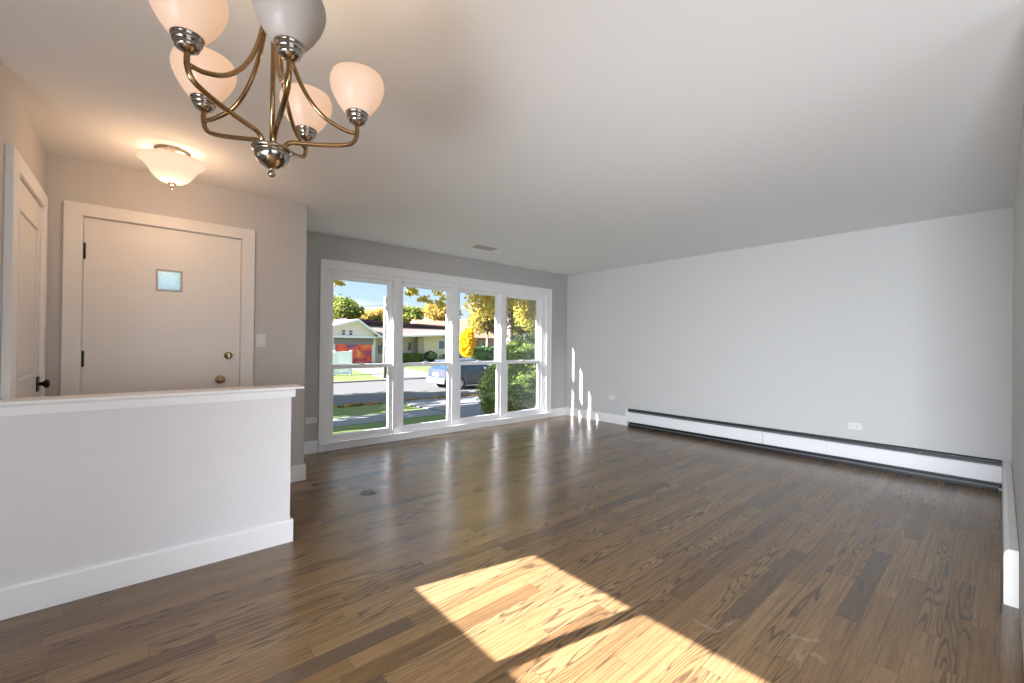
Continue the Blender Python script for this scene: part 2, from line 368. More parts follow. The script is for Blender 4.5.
WO = (1.56, 5.10, .09, 2.06)      # window opening
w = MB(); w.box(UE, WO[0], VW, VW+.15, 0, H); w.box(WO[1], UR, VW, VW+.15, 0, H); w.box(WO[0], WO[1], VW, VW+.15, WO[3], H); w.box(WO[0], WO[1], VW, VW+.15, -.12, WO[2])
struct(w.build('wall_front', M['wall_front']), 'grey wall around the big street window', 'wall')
struct(MB().box(UR, UR+.15, YB-.15, VW+.15, 0, H).build('wall_right', M['wall']), 'long light grey wall above the baseboard heater', 'wall')
# entry wall with its door opening, and the return to the window wall
DO = (-.31, .61, 2.062)
w = MB(); w.box(XL, DO[0], VD, VD+.15, 0, H); w.box(DO[1], UE, VD, VD+.15, 0, H); w.box(DO[0], DO[1], VD, VD+.15, DO[2], H); w.box(UE-.15, UE, VD+.15, VW+.15, 0, H)
struct(w.build('wall_entry', M['wall_entry']), 'warm beige-lit wall holding the front door', 'wall')
# closet block on the left, with the opening of the closet door
CO = (3.175, 3.935, 2.05)
w = MB(); w.box(UL-.12, UL, 2.97, CO[0], 0, H); w.box(UL-.12, UL, CO[1], VD, 0, H); w.box(UL-.12, UL, CO[0], CO[1], CO[2], H); w.box(XL, UL-.12, 2.87, 2.97, 0, H); w.box(UL-.12, UL, 2.868, 2.97, 0, H)
struct(w.build('wall_left', M['wall_entry']), 'narrow wall of the closet at the left edge', 'wall')
# dining-side outer wall with its pair of windows
w = MB(); w.box(XL-.04, XL, YB, -.85, 0, H); w.box(XL-.04, XL, -.85, 1.0, 0, .08); w.box(XL-.04, XL, -.85, 1.0, 1.12, H); w.box(XL-.04, XL, 1.0, 1.085, 0, H); w.box(XL-.04, XL, 2.466, VD+.15, 0, H); w.box(XL-.04, XL, 1.085, 2.466, 0, 1.073); w.box(XL-.04, XL, 1.085, 2.466, 1.377, H); w.box(XL-.04, XL, 1.755, 1.809, 1.073, 1.377)
struct(w.build('wall_side', M['wall']), 'outer wall of the dining side behind the camera', 'wall')
w = MB(); w.box(XL-.15, -.7, YB-.15, YB, 0, H); w.box(1.9, UR+.15, YB-.15, YB, 0, H); w.box(-.7, 1.9, YB-.15, YB, 2.25, H); w.box(-.7, 1.9, YB-.15, YB, 0, .25)
struct(w.build('wall_back', M['wall']), 'back wall behind the camera with a wide window', 'wall')
# the wall at the right edge of the picture, a little out of plumb
n0, n1 = -.060, -.072
w = MB(); w.hexa([(2.3, -.2, 0), (UR, -.2, 0), (UR, n0, 0), (2.3, n0, 0)], [(2.3, -.2, H), (UR, -.2, H), (UR, n1, H), (2.3, n1, H)])
struct(w.build('wall_near', M['wall']), 'light grey wall seen edge-on at the right border', 'wall')
o = MB().prism([(n0+.002, 0), (-.010, 0), (-.010, .235), (-.014, .255), (-.028, .268), (n0+.002, .268)], 'x', 3.13, UR-.07).build('baseboard_near', M['trim'])
struct(o, 'tall white base casing along the wall at the right border', 'baseboard')

# unseen window added behind the fill lamps, its shade holding back the sun
w5 = thing('window_5', (XL, .075, .08), 'added low window with a drawn shade, out of view behind the fill lamps', 'window', kind='structure')
def ring_yz(c, y0, y1, z0, z1, wd, x0, x1):
    c.box(x0, x1, y0, y0+wd, z0, z1); c.box(x0, x1, y1-wd, y1, z0, z1); c.box(x0, x1, y0+wd, y1-wd, z0, z0+wd); c.box(x0, x1, y0+wd, y1-wd, z1-wd, z1)
c = MB(); ring_yz(c, -.85, 1.0, .08, 1.12, .05, XL-.038, XL-.002); c.build('frame', M['vinyl'], w5)
MB().box(XL-.022, XL-.019, -.80, .95, .13, 1.07).build('added_roller_shade', M['added_blind'], w5)

# ------------------------------------------------------------------ half wall
VH = 2.868; UH = .70
w = MB().box(UL, UH, VH, VH+.115, 0, .885)
hw = w.build('half_wall', M['half']); struct(hw, 'low white half wall between entry and dining side', 'half wall')
c = MB(); prof = [(VH-.032, .934), (VH-.030, .945), (VH-.024, .949), (VH+.139, .949), (VH+.145, .945), (VH+.147, .934)]
c.prism([(y, z) for y, z in prof], 'x', UL, UH+.066)
o = c.build('cap', M['trim'], hw, bev=.004); o['label'] = 'white painted cap board'
c = MB(); c.prism([(VH-.012, .885), (VH-.014, .925), (VH-.020, .934), (VH+.135, .934), (VH+.129, .925), (VH+.127, .885)], 'x', UL, UH+.02)
o = c.build('cap_moulding', M['trim'], hw); o['label'] = 'white moulding under the cap'
def base_prof(y, d, h=.137): return [(y, 0), (y-d, 0), (y-d, h-.010), (y-d+.005, h), (y, h)]
c = MB(); c.prism(base_prof(VH, .016), 'x', UL, UH+.016); c.prism([(UH, 0), (UH+.016, 0), (UH+.016, .127), (UH+.011, .137), (UH, .137)], 'y', VH-.0155, VH+.131); c.prism([(VH+.115, 0), (VH+.131, 0), (VH+.131, .127), (VH+.126, .137), (VH+.115, .137)], 'x', UL, UH)
o = c.build('baseboard', M['trim'], hw); o['label'] = 'white baseboard of the half wall'

# ------------------------------------------------------------------ baseboards
c = MB(); c.prism(base_prof(VD, .015, .14), 'x', .70, UE+.015)
c.prism([(UE, 0), (UE+.015, 0), (UE+.015, .13), (UE+.010, .14), (UE, .14)], 'y', VD-.0145, VW-.002)
struct(c.build('baseboard_entry', M['trim']), 'white baseboard right of the front door', 'baseboard')
c = MB(); c.prism(base_prof(VW, .016, .135), 'x', UE+.016, 1.488); c.prism(base_prof(VW, .016, .135), 'x', 5.205, UR)
struct(c.build('baseboard_front', M['trim']), 'white baseboard beside the street window', 'baseboard')
c = MB(); c.prism([(UR, 0), (UR-.016, 0), (UR-.016, .127), (UR-.011, .137), (UR, .137)], 'y', 3.742, VW-.016)
struct(c.build('baseboard_right', M['trim']), 'white baseboard between window corner and heater', 'baseboard')
c = MB(); c.prism([(UL, 0), (UL+.016, 0), (UL+.016, .127), (UL+.011, .137), (UL, .137)], 'y', 4.015, VD-.002)
c.prism(base_prof(VD, .015, .14), 'x', UL+.018, -.405)
struct(c.build('baseboard_left', M['trim']), 'white baseboard in the entry corner by the closet', 'baseboard')

# ------------------------------------------------------------------ street window
def ring(c, x0, x1, z0, z1, wl, wr, wb, wt, y0, y1):
    c.box(x0, x0+wl, y0, y1, z0, z1); c.box(x1-wr, x1, y0, y1, z0, z1); c.box(x0+wl, x1-wr, y0, y1, z0, z0+wb); c.box(x0+wl, x1-wr, y0, y1, z1-wt, z1)
tr = thing('trim_1', (3.34, VW, 0), 'white casing framing the four-part street window', 'window trim', kind='structure')
c = MB(); c.box(1.494, 1.566, VW-.022, VW, .094, 2.0595); c.box(5.094, 5.200, VW-.022, VW, .094, 2.0595); c.box(1.494, 5.200, VW-.022, VW, 2.06, 2.156)
c.build('casing', M['trim'], tr)
c = MB(); c.box(1.492, 5.202, VW-.031, VW-.0222, 2.136, 2.158); c.box(1.492, 1.512, VW-.031, VW-.0222, .094, 2.1355); c.box(5.182, 5.202, VW-.031, VW-.0222, .094, 2.1355)
c.build('back_band', M['trim'], tr)
c = MB(); c.box(1.494, 5.200, VW-.045, VW+.03, .078, .093)
c.build('sill', M['trim'], tr, bev=.004)
c = MB(); c.box(1.494, 5.200, VW-.020, VW, 0, .078)
c.build('apron', M['trim'], tr, bev=.002)
c = MB(); c.box(WO[0], WO[0]+.012, VW, VW+.13, WO[2], WO[3]); c.box(WO[1]-.012, WO[1], VW, VW+.13, WO[2], WO[3]); c.box(WO[0]+.012, WO[1]-.012, VW, VW+.13, WO[3]-.014, WO[3])
c.build('jamb', M['trim'], tr)
names = ['leftmost unit of the street window, over the lawn and red garage', 'second unit of the street window from the left', 'third unit of the street window, left of the clipped shrub', 'rightmost unit of the street window, filled by the shrub']
PITCHW = .874; U0 = 1.558
for k in range(4):
    uc = U0+PITCHW*(k+.5)
    wd = thing('window_%d' % (k+1), (uc, VW+.07, .09), names[k], 'window', kind='structure')
    x0, x1 = max(uc-PITCHW/2, 1.573), uc+PITCHW/2
    if k == 3: x1 = 5.087
    c = MB(); hl = uc-.386-x0; hr = x1-(uc+.386)
    ring(c, x0, x1, .092, 2.045, hl, hr, .02, .042, VW+.008, VW+.12)
    c.build('frame', M['vinyl'], wd, bev=.003)
    g0, g1 = uc-.332, uc+.332
    for nm, za, zb, wb, wt, ya, yb in (('upper_sash', .922, 2.003, .046, .048, VW+.062, VW+.100), ('lower_sash', .112, .967, .056, .046, VW+.022, VW+.060)):
        c = MB(); ring(c, uc-.385, uc+.385, za, zb, .053, .053, wb, wt, ya, yb)
        s_ = c.build(nm, M['vinyl'], wd, bev=.004)
        yg = (ya+yb)/2
        MB().box(g0-.004, g1+.004, yg-.002, yg+.002, za+wb-.004, zb-wt+.004).build('pane', M['glass'], s_)
    c = MB(); c.box(uc-.035, uc+.035, VW+.024, VW+.056, .967, .979); c.tube([(uc+.012, VW+.04, .979), (uc-.022, VW+.040, .985)], .006, 8)
    c.build('sash_lock', M['vinyl'], wd, bev=.002)

# ------------------------------------------------------------------ front door
dr = thing('door_1', (.15, VD+.03, 0), 'cream slab front door with a small obscure light', 'door', kind='structure')
yd = VD+.012
# leaf with the hole of the small light
l0, l1, p0, p1, q0, q1 = -.303, .603, .083, .219, 1.603, 1.743
c = MB(); c.box(l0, p0, yd, yd+.045, .012, 2.055); c.box(p1, l1, yd, yd+.045, .012, 2.055); c.box(p0, p1, yd, yd+.045, .012, q0); c.box(p0, p1, yd, yd+.045, q1, 2.055)
leaf = c.build('door_leaf', M['door'], dr)
c = MB(); ring(c, p0-.010, p1+.010, q0-.010, q1+.010, .012, .012, .012, .012, yd-.004, yd+.02)
lt = c.build('door_light', M['ventgrey'], dr, bev=.002); lt['label'] = 'thin metal frame of the small door light'
MB().box(p0, p1, yd+.008, yd+.014, q0, q1).build('pane', M['frost'], lt)
c = MB(); c.box(-.398, -.308, VD-.020, VD, 0, 2.145); c.box(.608, .698, VD-.020, VD, 0, 2.145); c.box(-.308, .608, VD-.020, VD, 2.060, 2.145)
o = c.build('casing', M['door'], dr, bev=.003)
c = MB(); c.box(DO[0], DO[0]+.004, VD, VD+.149, 0, DO[2]); c.box(DO[1]-.004, DO[1], VD, VD+.149, 0, DO[2]); c.box(DO[0]+.004, DO[1]-.004, VD, VD+.149, DO[2]-.004, DO[2])
c.build('jamb', M['door'], dr)
for z in (1.828, 1.095, .30):
    c = MB(); c.box(-.306, -.293, yd-.006, yd+.001, z-.054, z+.054); c.tube([(-.3065, yd-.005, z-.056), (-.3065, yd-.005, z+.056)], .0055, 10)
    c.build('hinge', M['black'], dr)
def knob(parent, name, ux, z, y, prof_r, mat):
    c = MB(); c.lathe([(0, 0), (prof_r[0], 0), (prof_r[0], -.006), (prof_r[0]*.8, -.010), (prof_r[1], -.012), (prof_r[1], -.032), (prof_r[2]*.8, -.036), (prof_r[2], -.044), (prof_r[2], -.054), (prof_r[2]*.75, -.062), (prof_r[2]*.35, -.066), (0, -.066)], (ux, y, z), 28, 'y')
    return c.build(name, mat, parent)
knob(dr, 'door_knob', .474, .920, yd, (.033, .013, .027), M['brass'])
c = MB(); c.lathe([(0, 0), (.029, 0), (.029, -.008), (.024, -.016), (.014, -.018), (.014, -.022), (0, -.022)], (.527, yd, 1.110), 28, 'y'); c.box(.521, .533, yd-.036, yd-.018, 1.092, 1.128)
c.build('deadbolt', M['brass'], dr)
for z in (1.11, .92):
    MB().box(.6035, .6085, yd-.002, yd+.022, z-.028, z+.028).build('strike_plate', M['brass'], dr)

# ------------------------------------------------------------------ closet door
dc = thing('door_2', (UL, 3.555, 0), 'white panelled closet door at the left edge', 'door', kind='structure')
xd = UL+.002
c = MB(); c.box(xd-.035, xd-.008, CO[0]+.004, CO[1]-.004, .012, CO[2]-.004)
# stiles and rails standing proud of the recessed panels
for ya, yb, za, zb in ((CO[0]+.004, CO[0]+.115, .012, 2.046), (CO[1]-.115, CO[1]-.004, .012, 2.046), (CO[0]+.115, CO[1]-.115, 1.90, 2.046), (CO[0]+.115, CO[1]-.115, .88, 1.00), (CO[0]+.115, CO[1]-.115, .012, .25)):
    c.box(xd-.008, xd, ya, yb, za, zb)
c.build('door_leaf', M['door'], dc, bev=.002)
for za, zb in ((1.00, 1.90), (.25, .88)):
    MB().box(xd-.0085, xd-.001, CO[0]+.155, CO[1]-.155, za+.04, zb-.04).build('panel', M['door'], dc, bev=.005)
    c = MB(); ring_yz(c, CO[0]+.115, CO[1]-.115, za, zb, .014, xd-.009, xd+.004); c.build('panel_moulding', M['door'], dc, bev=.003)
c = MB(); c.box(UL, UL+.020, 3.10, 3.178, 0, 2.135); c.box(UL, UL+.020, 3.932, 4.010, 0, 2.135); c.box(UL, UL+.020, 3.178, 3.932, 2.05, 2.135)
c.build('casing', M['trim'], dc, bev=.003)
for z in (1.82, 1.05, .28):
    c = MB(); c.box(xd-.001, xd+.004, CO[0]+.004, CO[0]+.022, z-.045, z+.045); c.tube([(xd+.010, CO[0]+.008, z-.047), (xd+.010, CO[0]+.008, z+.047)], .007, 10)
    c.build('hinge', M['brass'], dc)
c = MB(); c.box(xd, xd+.007, 3.84, 3.90, .905, .995); c.lathe([(.011, .006), (.011, .024), (.018, .028), (.026, .036), (.026, .046), (.020, .052), (0, .055)], (xd, 3.87, .950), 24, 'x')
c.build('door_knob', M['black'], dc)
struct(MB().box(UL, UL+.030, 2.985, 3.085, 0, 2.115).build('trim_2', M['trim'], bev=.003), 'white upright casing board at the left border', 'trim')

# ------------------------------------------------------------------ chandelier
CX, CY = .269, 1.341
ch = thing('chandelier', (CX, CY, H), 'five-arm brass and nickel chandelier with opal shades in the foreground', 'chandelier')
c = MB(); c.lathe([(0, 1.681), (.006, 1.683), (.0095, 1.689), (.0095, 1.694), (.005, 1.701), (.006, 1.704), (.016, 1.708), (.030, 1.717), (.040, 1.730), (.0445, 1.742), (.045, 1.746), (.042, 1.748), (.045, 1.752), (.050, 1.755), (.0515, 1.759), (.049, 1.762), (.026, 1.764), (0, 1.765)], (CX, CY, 0), 40)
o = c.build('hub', M['nickel'], ch); o['label'] = 'polished nickel bowl hub with ball finial'
c = MB(); c.tube([(CX, CY, 1.762), (CX, CY, 2.17)], .0065, 14); c.lathe([(0, 2.10), (.012, 2.105), (.022, 2.12), (.026, 2.135), (.022, 2.15), (.011, 2.165), (.006, 2.185), (0, 2.19)], (CX, CY, 0), 28)
o = c.build('column', M['bronze'], ch)
c = MB()
for i in range(9):
    zc = 2.198+i*.024; pts = []
    for k in range(17):
        a_ = 2*PI*k/16; dx, dz = .0075*math.cos(a_), .0155*math.sin(a_)
        pts.append((CX+(dx if i % 2 else 0), CY+(0 if i % 2 else dx), zc+dz))
    c.tube(pts, .0018, 6, False)
c.build('chain', M['bronze'], ch)
c = MB(); c.lathe([(.012, 2.395), (.016, 2.40), (.045, 2.412), (.062, 2.428), (.065, 2.44), (0, 2.44)], (CX, CY, 0), 36)
c.build('canopy', M['nickel'], ch)
def spline(pts, n=8):
    P = [Vector(p) for p in pts]; P = [2*P[0]-P[1]]+P+[2*P[-1]-P[-2]]; out = []
    for i in range(1, len(P)-2):
        for k in range(n):
            t = k/n; a_, b_, c_, d_ = P[i-1], P[i], P[i+1], P[i+2]
            out.append(.5*((2*b_)+(c_-a_)*t+(2*a_-5*b_+4*c_-d_)*t*t+(3*b_-a_-3*c_+d_)*t**3))
    out.append(P[-2]); return out
# (angle, reach, lift) of each arm as it hangs, and whether its bulb is lit
ARMS = [(-2.673, .221, 0, True), (-1.625, .230, 0, False), (-.163, .227, 0, True), (.92, .223, 0, True), (2.213, .234, 0, True)]
for ang, R, dz, lit in ARMS:
    ca, sa = math.cos(ang), math.sin(ang)
    def at(r, z): return (CX+r*ca, CY+r*sa, z)
    c = MB(); c.tube(spline([at(.026, 1.760), at(.032, 1.778), at(.048, 1.791), at(.080, 1.797), at(.14, 1.808+dz*.5), at(R-.036, 1.822+dz), at(R-.011, 1.836+dz), at(R, 1.862+dz), at(R, 1.895+dz)], 7), .0065, 12)
    arm = c.build('arm', M['bronze'], ch)
    c = MB(); c.tube(spline([at(R-.004, 1.864+dz), at(R*.82, 1.868+dz), at(.13, 1.892+dz*.6), at(.083, 1.945), at(.048, 2.022), at(.024, 2.125)], 7), .0060, 12)
    c.build('scroll', M['bronze'], arm)
    cx, cy_ = CX+R*ca, CY+R*sa; z0 = 1.890+dz
    c = MB(); c.lathe([(0, z0), (.008, z0), (.013, z0+.003), (.023, z0+.009), (.0265, z0+.017), (.025, z0+.019), (.029, z0+.022), (.031, z0+.028), (.0295, z0+.030), (.0325, z0+.033), (.034, z0+.038), (.032, z0+.039), (.01, z0+.037)], (cx, cy_, 0), 32)
    c.build('cup', M['nickel'], arm)
    zs = z0+.034
    c = MB(); pr = [(.010, zs), (.030, zs), (.040, zs+.008), (.056, zs+.030), (.0685, zs+.052), (.0765, zs+.073), (.0795, zs+.088), (.0785, zs+.101), (.0745, zs+.113), (.073, zs+.116), (.071, zs+.115), (.0745, zs+.101), (.0755, zs+.088), (.0725, zs+.074), (.0645, zs+.054), (.052, zs+.031), (.038, zs+.011), (.010, zs+.006)]
    c.lathe(pr, (cx, cy_, 0), 40)
    sh = c.build('shade', M['shade_lit' if lit else 'shade_off'], arm)
    sh['label'] = 'warm glowing opal glass shade' if lit else 'grey opal glass shade with its bulb off'
    c = MB(); c.lathe([(.008, zs+.006), (.012, zs+.02), (.014, zs+.035), (.024, zs+.058), (.026, zs+.072), (.022, zs+.088), (.010, zs+.098), (0, zs+.100)], (cx, cy_, 0), 20)
    c.build('bulb', M['bulb' if lit else 'plate'], arm)
    if lit: lamp('chandelier_bulb', 'POINT', (cx, cy_, zs+.108), 1.1, (1, .72, .45), shadow_soft_size=.03)

# ------------------------------------------------------------------ flush ceiling light by the front door
FX, FY = .135, 3.49
fl = thing('ceiling_light', (FX, FY, H), 'alabaster bowl flush ceiling light above the entry', 'ceiling light')
c = MB(); c.lathe([(0, 2.44), (.095, 2.44), (.095, 2.428), (.088, 2.418), (.075, 2.412), (0, 2.412)], (FX, FY, 0), 40); c.tube([(FX, FY, 2.42), (FX, FY, 2.225)], .005, 10)
c.build('pan', M['nickel'], fl)
c = MB(); P_ = [(.176, 2.373), (.173, 2.365), (.155, 2.353), (.136, 2.333), (.121, 2.308), (.106, 2.283), (.086, 2.259), (.061, 2.242), (.033, 2.233), (.008, 2.231)]
c.lathe(P_+[(r_*.97, z_+.006) for r_, z_ in reversed(P_)]+[P_[0]], (FX, FY, 0), 56)
c.build('shade', M['alabaster'], fl)
c = MB(); c.lathe([(.008, 2.236), (.020, 2.233), (.022, 2.228), (.015, 2.220), (.007, 2.214), (.005, 2.208), (.008, 2.202), (.006, 2.196), (0, 2.193)], (FX, FY, 0), 24)
c.build('finial', M['nickel'], fl)
for s in (-1, 1):
    c = MB(); c.lathe([(0, -.030), (.016, -.024), (.024, -.008), (.024, .010), (.015, .028), (0, .034)], (FX+s*.055, FY-s*.045, 2.365), 20)
    c.build('bulb', M['bulb'], fl)
    lamp('ceiling_light_bulb', 'POINT', (FX+s*.055, FY-s*.045, 2.37), 1.7, (1, .60, .34), shadow_soft_size=.04)
lamp('ceiling_light_glow', 'POINT', (FX, FY, 2.13), 7.0, (1, .60, .34), shadow_soft_size=.12)

# ------------------------------------------------------------------ baseboard heater on the right wall
HV0, HV1 = -.0095, 3.735; XF = UR-.062
ht = thing('baseboard_heater', (UR-.03, 1.86, 0), 'long white baseboard heater with black slots along the right wall', 'heater')
c = MB(); c.box(UR-.012, UR-.001, HV0, HV1, .02, .262); c.build('back_plate', M['dark'], ht)
c = MB(); c.prism([(UR-.012, .264), (XF+.018, .256), (XF+.018, .240), (XF+.022, .240), (XF+.022, .250), (UR-.012, .258)], 'y', HV0, HV1); c.build('top_hood', M['dark'], ht)
c = MB(); c.prism([(XF+.016, .238), (XF+.004, .226), (XF+.002, .222), (XF+.016, .233)], 'y', HV0+.001, HV1-.03); c.build('damper', M['grey'], ht)
for a_, b_ in ((HV0+.001, 1.846), (1.850, HV1-.024)):
    c = MB(); c.prism([(XF, .076), (XF, .210), (XF+.008, .218), (XF+.012, .216), (XF+.005, .207), (XF+.005, .080), (XF+.018, .074), (XF+.016, .070)], 'y', a_, b_)
    c.build('front_panel', M['heater'], ht)
c = MB(); c.box(UR-.05, UR-.014, HV0+.03, HV1-.03, .07, .20); c.build('fin_tube', M['dark'], ht)
c = MB(); c.box(XF+.010, XF+.018, HV0+.02, HV1-.02, .030, .040); c.build('bottom_rail', M['grey'], ht)
c = MB(); c.box(XF+.028, UR-.012, HV0+.02, HV1-.02, .001, .024); c.build('toe_strip', M['dark'], ht)
c = MB(); c.prism([(UR-.001, 0), (XF-.003, 0), (XF-.003, .215), (UR-.046, .260), (UR-.001, .264)], 'y', HV1-.026, HV1+.004); c.build('end_cap', M['heater'], ht)
for k in range(5):
    y = .5+k*.72; c = MB(); c.box(XF+.004, UR-.014, y-.006, y+.006, .200, .243); c.build('bracket', M['grey'], ht)

# ------------------------------------------------------------------ outlets, switch, ceiling vent, floor plate
def outlet(name, loc, face, label, horizontal=True):
    """face: 'x' plate on the right wall (looks to -x), 'y' plate on the window wall (looks to -y)"""
    t = thing(name, loc, label, 'outlet', 'wall outlets')
    hw_, hh = (.0575, .035) if horizontal else (.035, .0575)
    def bx(c, a0, a1, z0, z1, d0, d1):
        if face == 'x': c.box(loc[0]-d1, loc[0]-d0, loc[1]+a0, loc[1]+a1, loc[2]+z0, loc[2]+z1)
        else: c.box(loc[0]+a0, loc[0]+a1, loc[1]-d1, loc[1]-d0, loc[2]+z0, loc[2]+z1)
    c = MB(); bx(c, -hw_, hw_, -hh, hh, 0, .006); c.build('cover_plate', M['plate'], t, bev=.003)
    for s in (-1, 1):
        c = MB(); a_ = s*.0195
        bx(c, a_-.0135, a_+.0135, -.017, .017, .006, .0085); so = c.build('socket', M['plate'], t, bev=.003)
        c = MB(); bx(c, a_-.006, a_+.003, .005, .0075, .0085, .0092); bx(c, a_-.006, a_+.003, -.0075, -.005, .0085, .0092); bx(c, a_+.006, a_+.010, -.002, .002, .0085, .0092)
        c.build('slots', M['slot'], so)
    return t
outlet('wall_outlet', (UR, .995, .405), 'x', 'white outlet above the right half of the heater')
outlet('wall_outlet', (UR, 4.03, .402), 'x', 'white outlet on the grey wall between corner and heater')
outlet('wall_outlet', (1.420, VW, .360), 'y', 'white outlet left of the street window casing')
sw = thing('light_switch', (.752, VD, 1.232), 'white light switch right of the front door casing', 'light switch')
MB().box(.717, .787, VD-.006, VD, 1.176, 1.288).build('cover_plate', M['plate'], sw, bev=.003)
c = MB(); c.prism([(VD-.006, 1.200), (VD-.0085, 1.202), (VD-.0075, 1.232), (VD-.011, 1.262), (VD-.006, 1.264)], 'x', .736, .768); c.build('rocker', M['plate'], sw)

vt = thing('ceiling_vent', (3.25, 4.28, H), 'small metal ceiling vent near the street window', 'vent')
c = MB(); ring(c, 3.10, 3.40, 4.205, 4.355, .022, .022, .022, .022, 0, 1)
c = MB()
for x0, x1, y0, y1 in ((3.10, 3.40, 4.205, 4.225), (3.10, 3.40, 4.335, 4.355), (3.10, 3.12, 4.225, 4.335), (3.38, 3.40, 4.225, 4.335)): c.box(x0, x1, y0, y1, H-.008, H)
c.build('frame', M['ventgrey'], vt, bev=.002)
MB().box(3.12, 3.38, 4.225, 4.335, H-.002, H-.0005).build('duct_opening', M['ventdark'], vt)
for k in range(5):
    y = 4.236+k*.021; c = MB(); c.prism([(y, H-.002), (y+.010, H-.010), (y+.012, H-.009), (y+.002, H-.001)], 'x', 3.12, 3.38); c.build('slat', M['ventgrey'], vt)

fp = thing('floor_outlet', (1.41, 3.385, 0), 'small round metal cover plate set in the floor', 'floor outlet')
c = MB(); c.lathe([(.062, 0), (.062, .002), (.058, .004), (.040, .0045), (.038, .003), (0, .003)], (1.41, 3.385, 0), 36); c.build('cover_ring', M['plug'], fp)
c = MB(); c.lathe([(.030, .003), (.029, .0055), (0, .006)], (1.41, 3.385, 0), 28); c.box(1.39, 1.43, 3.382, 3.388, .006, .0068); c.build('cap', M['grey'], fp)

# ------------------------------------------------------------------ outdoors: ground
def gz(v): return float(np.interp(v, [5, 15.8, 26, 400], [-.39, -1.1, -1.1, -1.1]))
def strip(name, mat, poly, dz=0.0, thick=.06):
    """flat patch that follows the slope; poly in plan"""
    n = len(poly); vs = [(x, y, gz(y)+dz) for x, y in poly]+[(x, y, gz(y)+dz-thick) for x, y in poly]
    fs = [tuple(range(n)), tuple(range(2*n-1, n-1, -1))]+[(i, n+i, n+(i+1) % n, (i+1) % n) for i in range(n)]
    return MB().add(vs, fs).build(name, mat)
def rect(x0, x1, y0, y1): return [(x0, y0), (x1, y0), (x1, y1), (x0, y1)]
c = MB()
for (ya, yb) in ((4.3, 10.1), (11.9, 15.72)):
    c.add([(-60, ya, gz(ya)), (90, ya, gz(ya)), (90, yb, gz(yb)), (-60, yb, gz(yb)), (-60, ya, -2), (90, ya, -2), (90, yb, -2), (-60, yb, -2)], [(0,1,2,3),(4,7,6,5),(0,4,5,1),(1,5,6,2),(2,6,7,3),(3,7,4,0)])
struct(c.build('front_lawn', M['lawn']), 'green lawn and parkway strip outside the window', 'lawn')
struct(MB().box(-60, 120, 25.9, 200, -2, -1.10).build('far_lawn', M['lawn']), 'green lawn across the street before the houses', 'lawn')
struct(strip('sidewalk', M['walk'], rect(-60, 90, 10.1, 11.9), .01), 'pale sidewalk crossing the lawn', 'sidewalk')
struct(strip('street', M['road'], rect(-60, 120, 15.8, 25.75), -.06), 'grey asphalt street in front of the house', 'street')
struct(MB().box(-60, 120, 15.70, 15.86, -1.25, -1.075).build('near_curb', M['walk']), 'concrete curb on the near side of the street', 'curb')
struct(MB().box(-60, 120, 25.72, 25.92, -1.25, -1.085).build('far_curb', M['walk']), 'concrete curb on the far side of the street', 'curb')
struct(strip('driveway', M['walk'], [(5.5, 8.6), (9.5, 6.0), (12.5, 8.0), (11.2, 15.70), (7.4, 15.70), (6.6, 10.15)], .035), 'concrete drive beside the clipped shrub', 'driveway')
struct(MB().prism([(11.9, 25.9), (16.6, 25.9), (20.4, 48.2), (16.0, 48.2)], 'z', -1.16, -1.075).build('garage_driveway', M['drive']), 'pale driveway leading to the red garage', 'driveway')

rng = np.random.default_rng(5)
def leaves_mesh(name, mat, blobs, n, size, parent=None, shell=.35, stretch=1.5, jit=.14):
    """leaf blades scattered in the outer part of ellipsoids; blobs: (cx,cy,cz,rx,ry,rz)"""
    B = np.array(blobs, float); vol = B[:, 3]*B[:, 4]*B[:, 5]; pr = vol**.8; pr /= pr.sum()
    k = rng.choice(len(B), n, p=pr); d = rng.normal(size=(n, 3)); d /= np.linalg.norm(d, axis=1)[:, None]
    rad = (shell+(1-shell)*rng.random(n)**.6)[:, None]
    C = B[k, :3]+d*B[k, 3:]*rad*(1+jit*rng.normal(size=(n, 1)))
    a1 = rng.normal(size=(n, 3)); a1 /= np.linalg.norm(a1, axis=1)[:, None]
    nrm = d*.6+rng.normal(size=(n, 3))*.7
    a2 = np.cross(nrm, a1); a2 /= np.linalg.norm(a2, axis=1)[:, None]+1e-9
    s = size*(.6+.8*rng.random(n))[:, None]
    V = np.stack([C-a1*s*stretch*.5, C+a2*s*.5, C+a1*s*stretch*.5, C-a2*s*.5], 1).reshape(-1, 3)
    off = ORI[parent.name] if parent else tuple(B[:, :3].mean(0))
    V = V-np.array(off)
    me = bpy.data.meshes.new(name); me.vertices.add(4*n); me.vertices.foreach_set('co', V.ravel())
    me.loops.add(4*n); me.loops.foreach_set('vertex_index', np.arange(4*n)); me.polygons.add(n)
    me.polygons.foreach_set('loop_start', np.arange(0, 4*n, 4)); me.update(calc_edges=True); me.materials.append(mat)
    o = bpy.data.objects.new(name, me); COL.objects.link(o)
    if parent: o.parent = parent; ORI[o.name] = off
    else: o.location = off
    return o

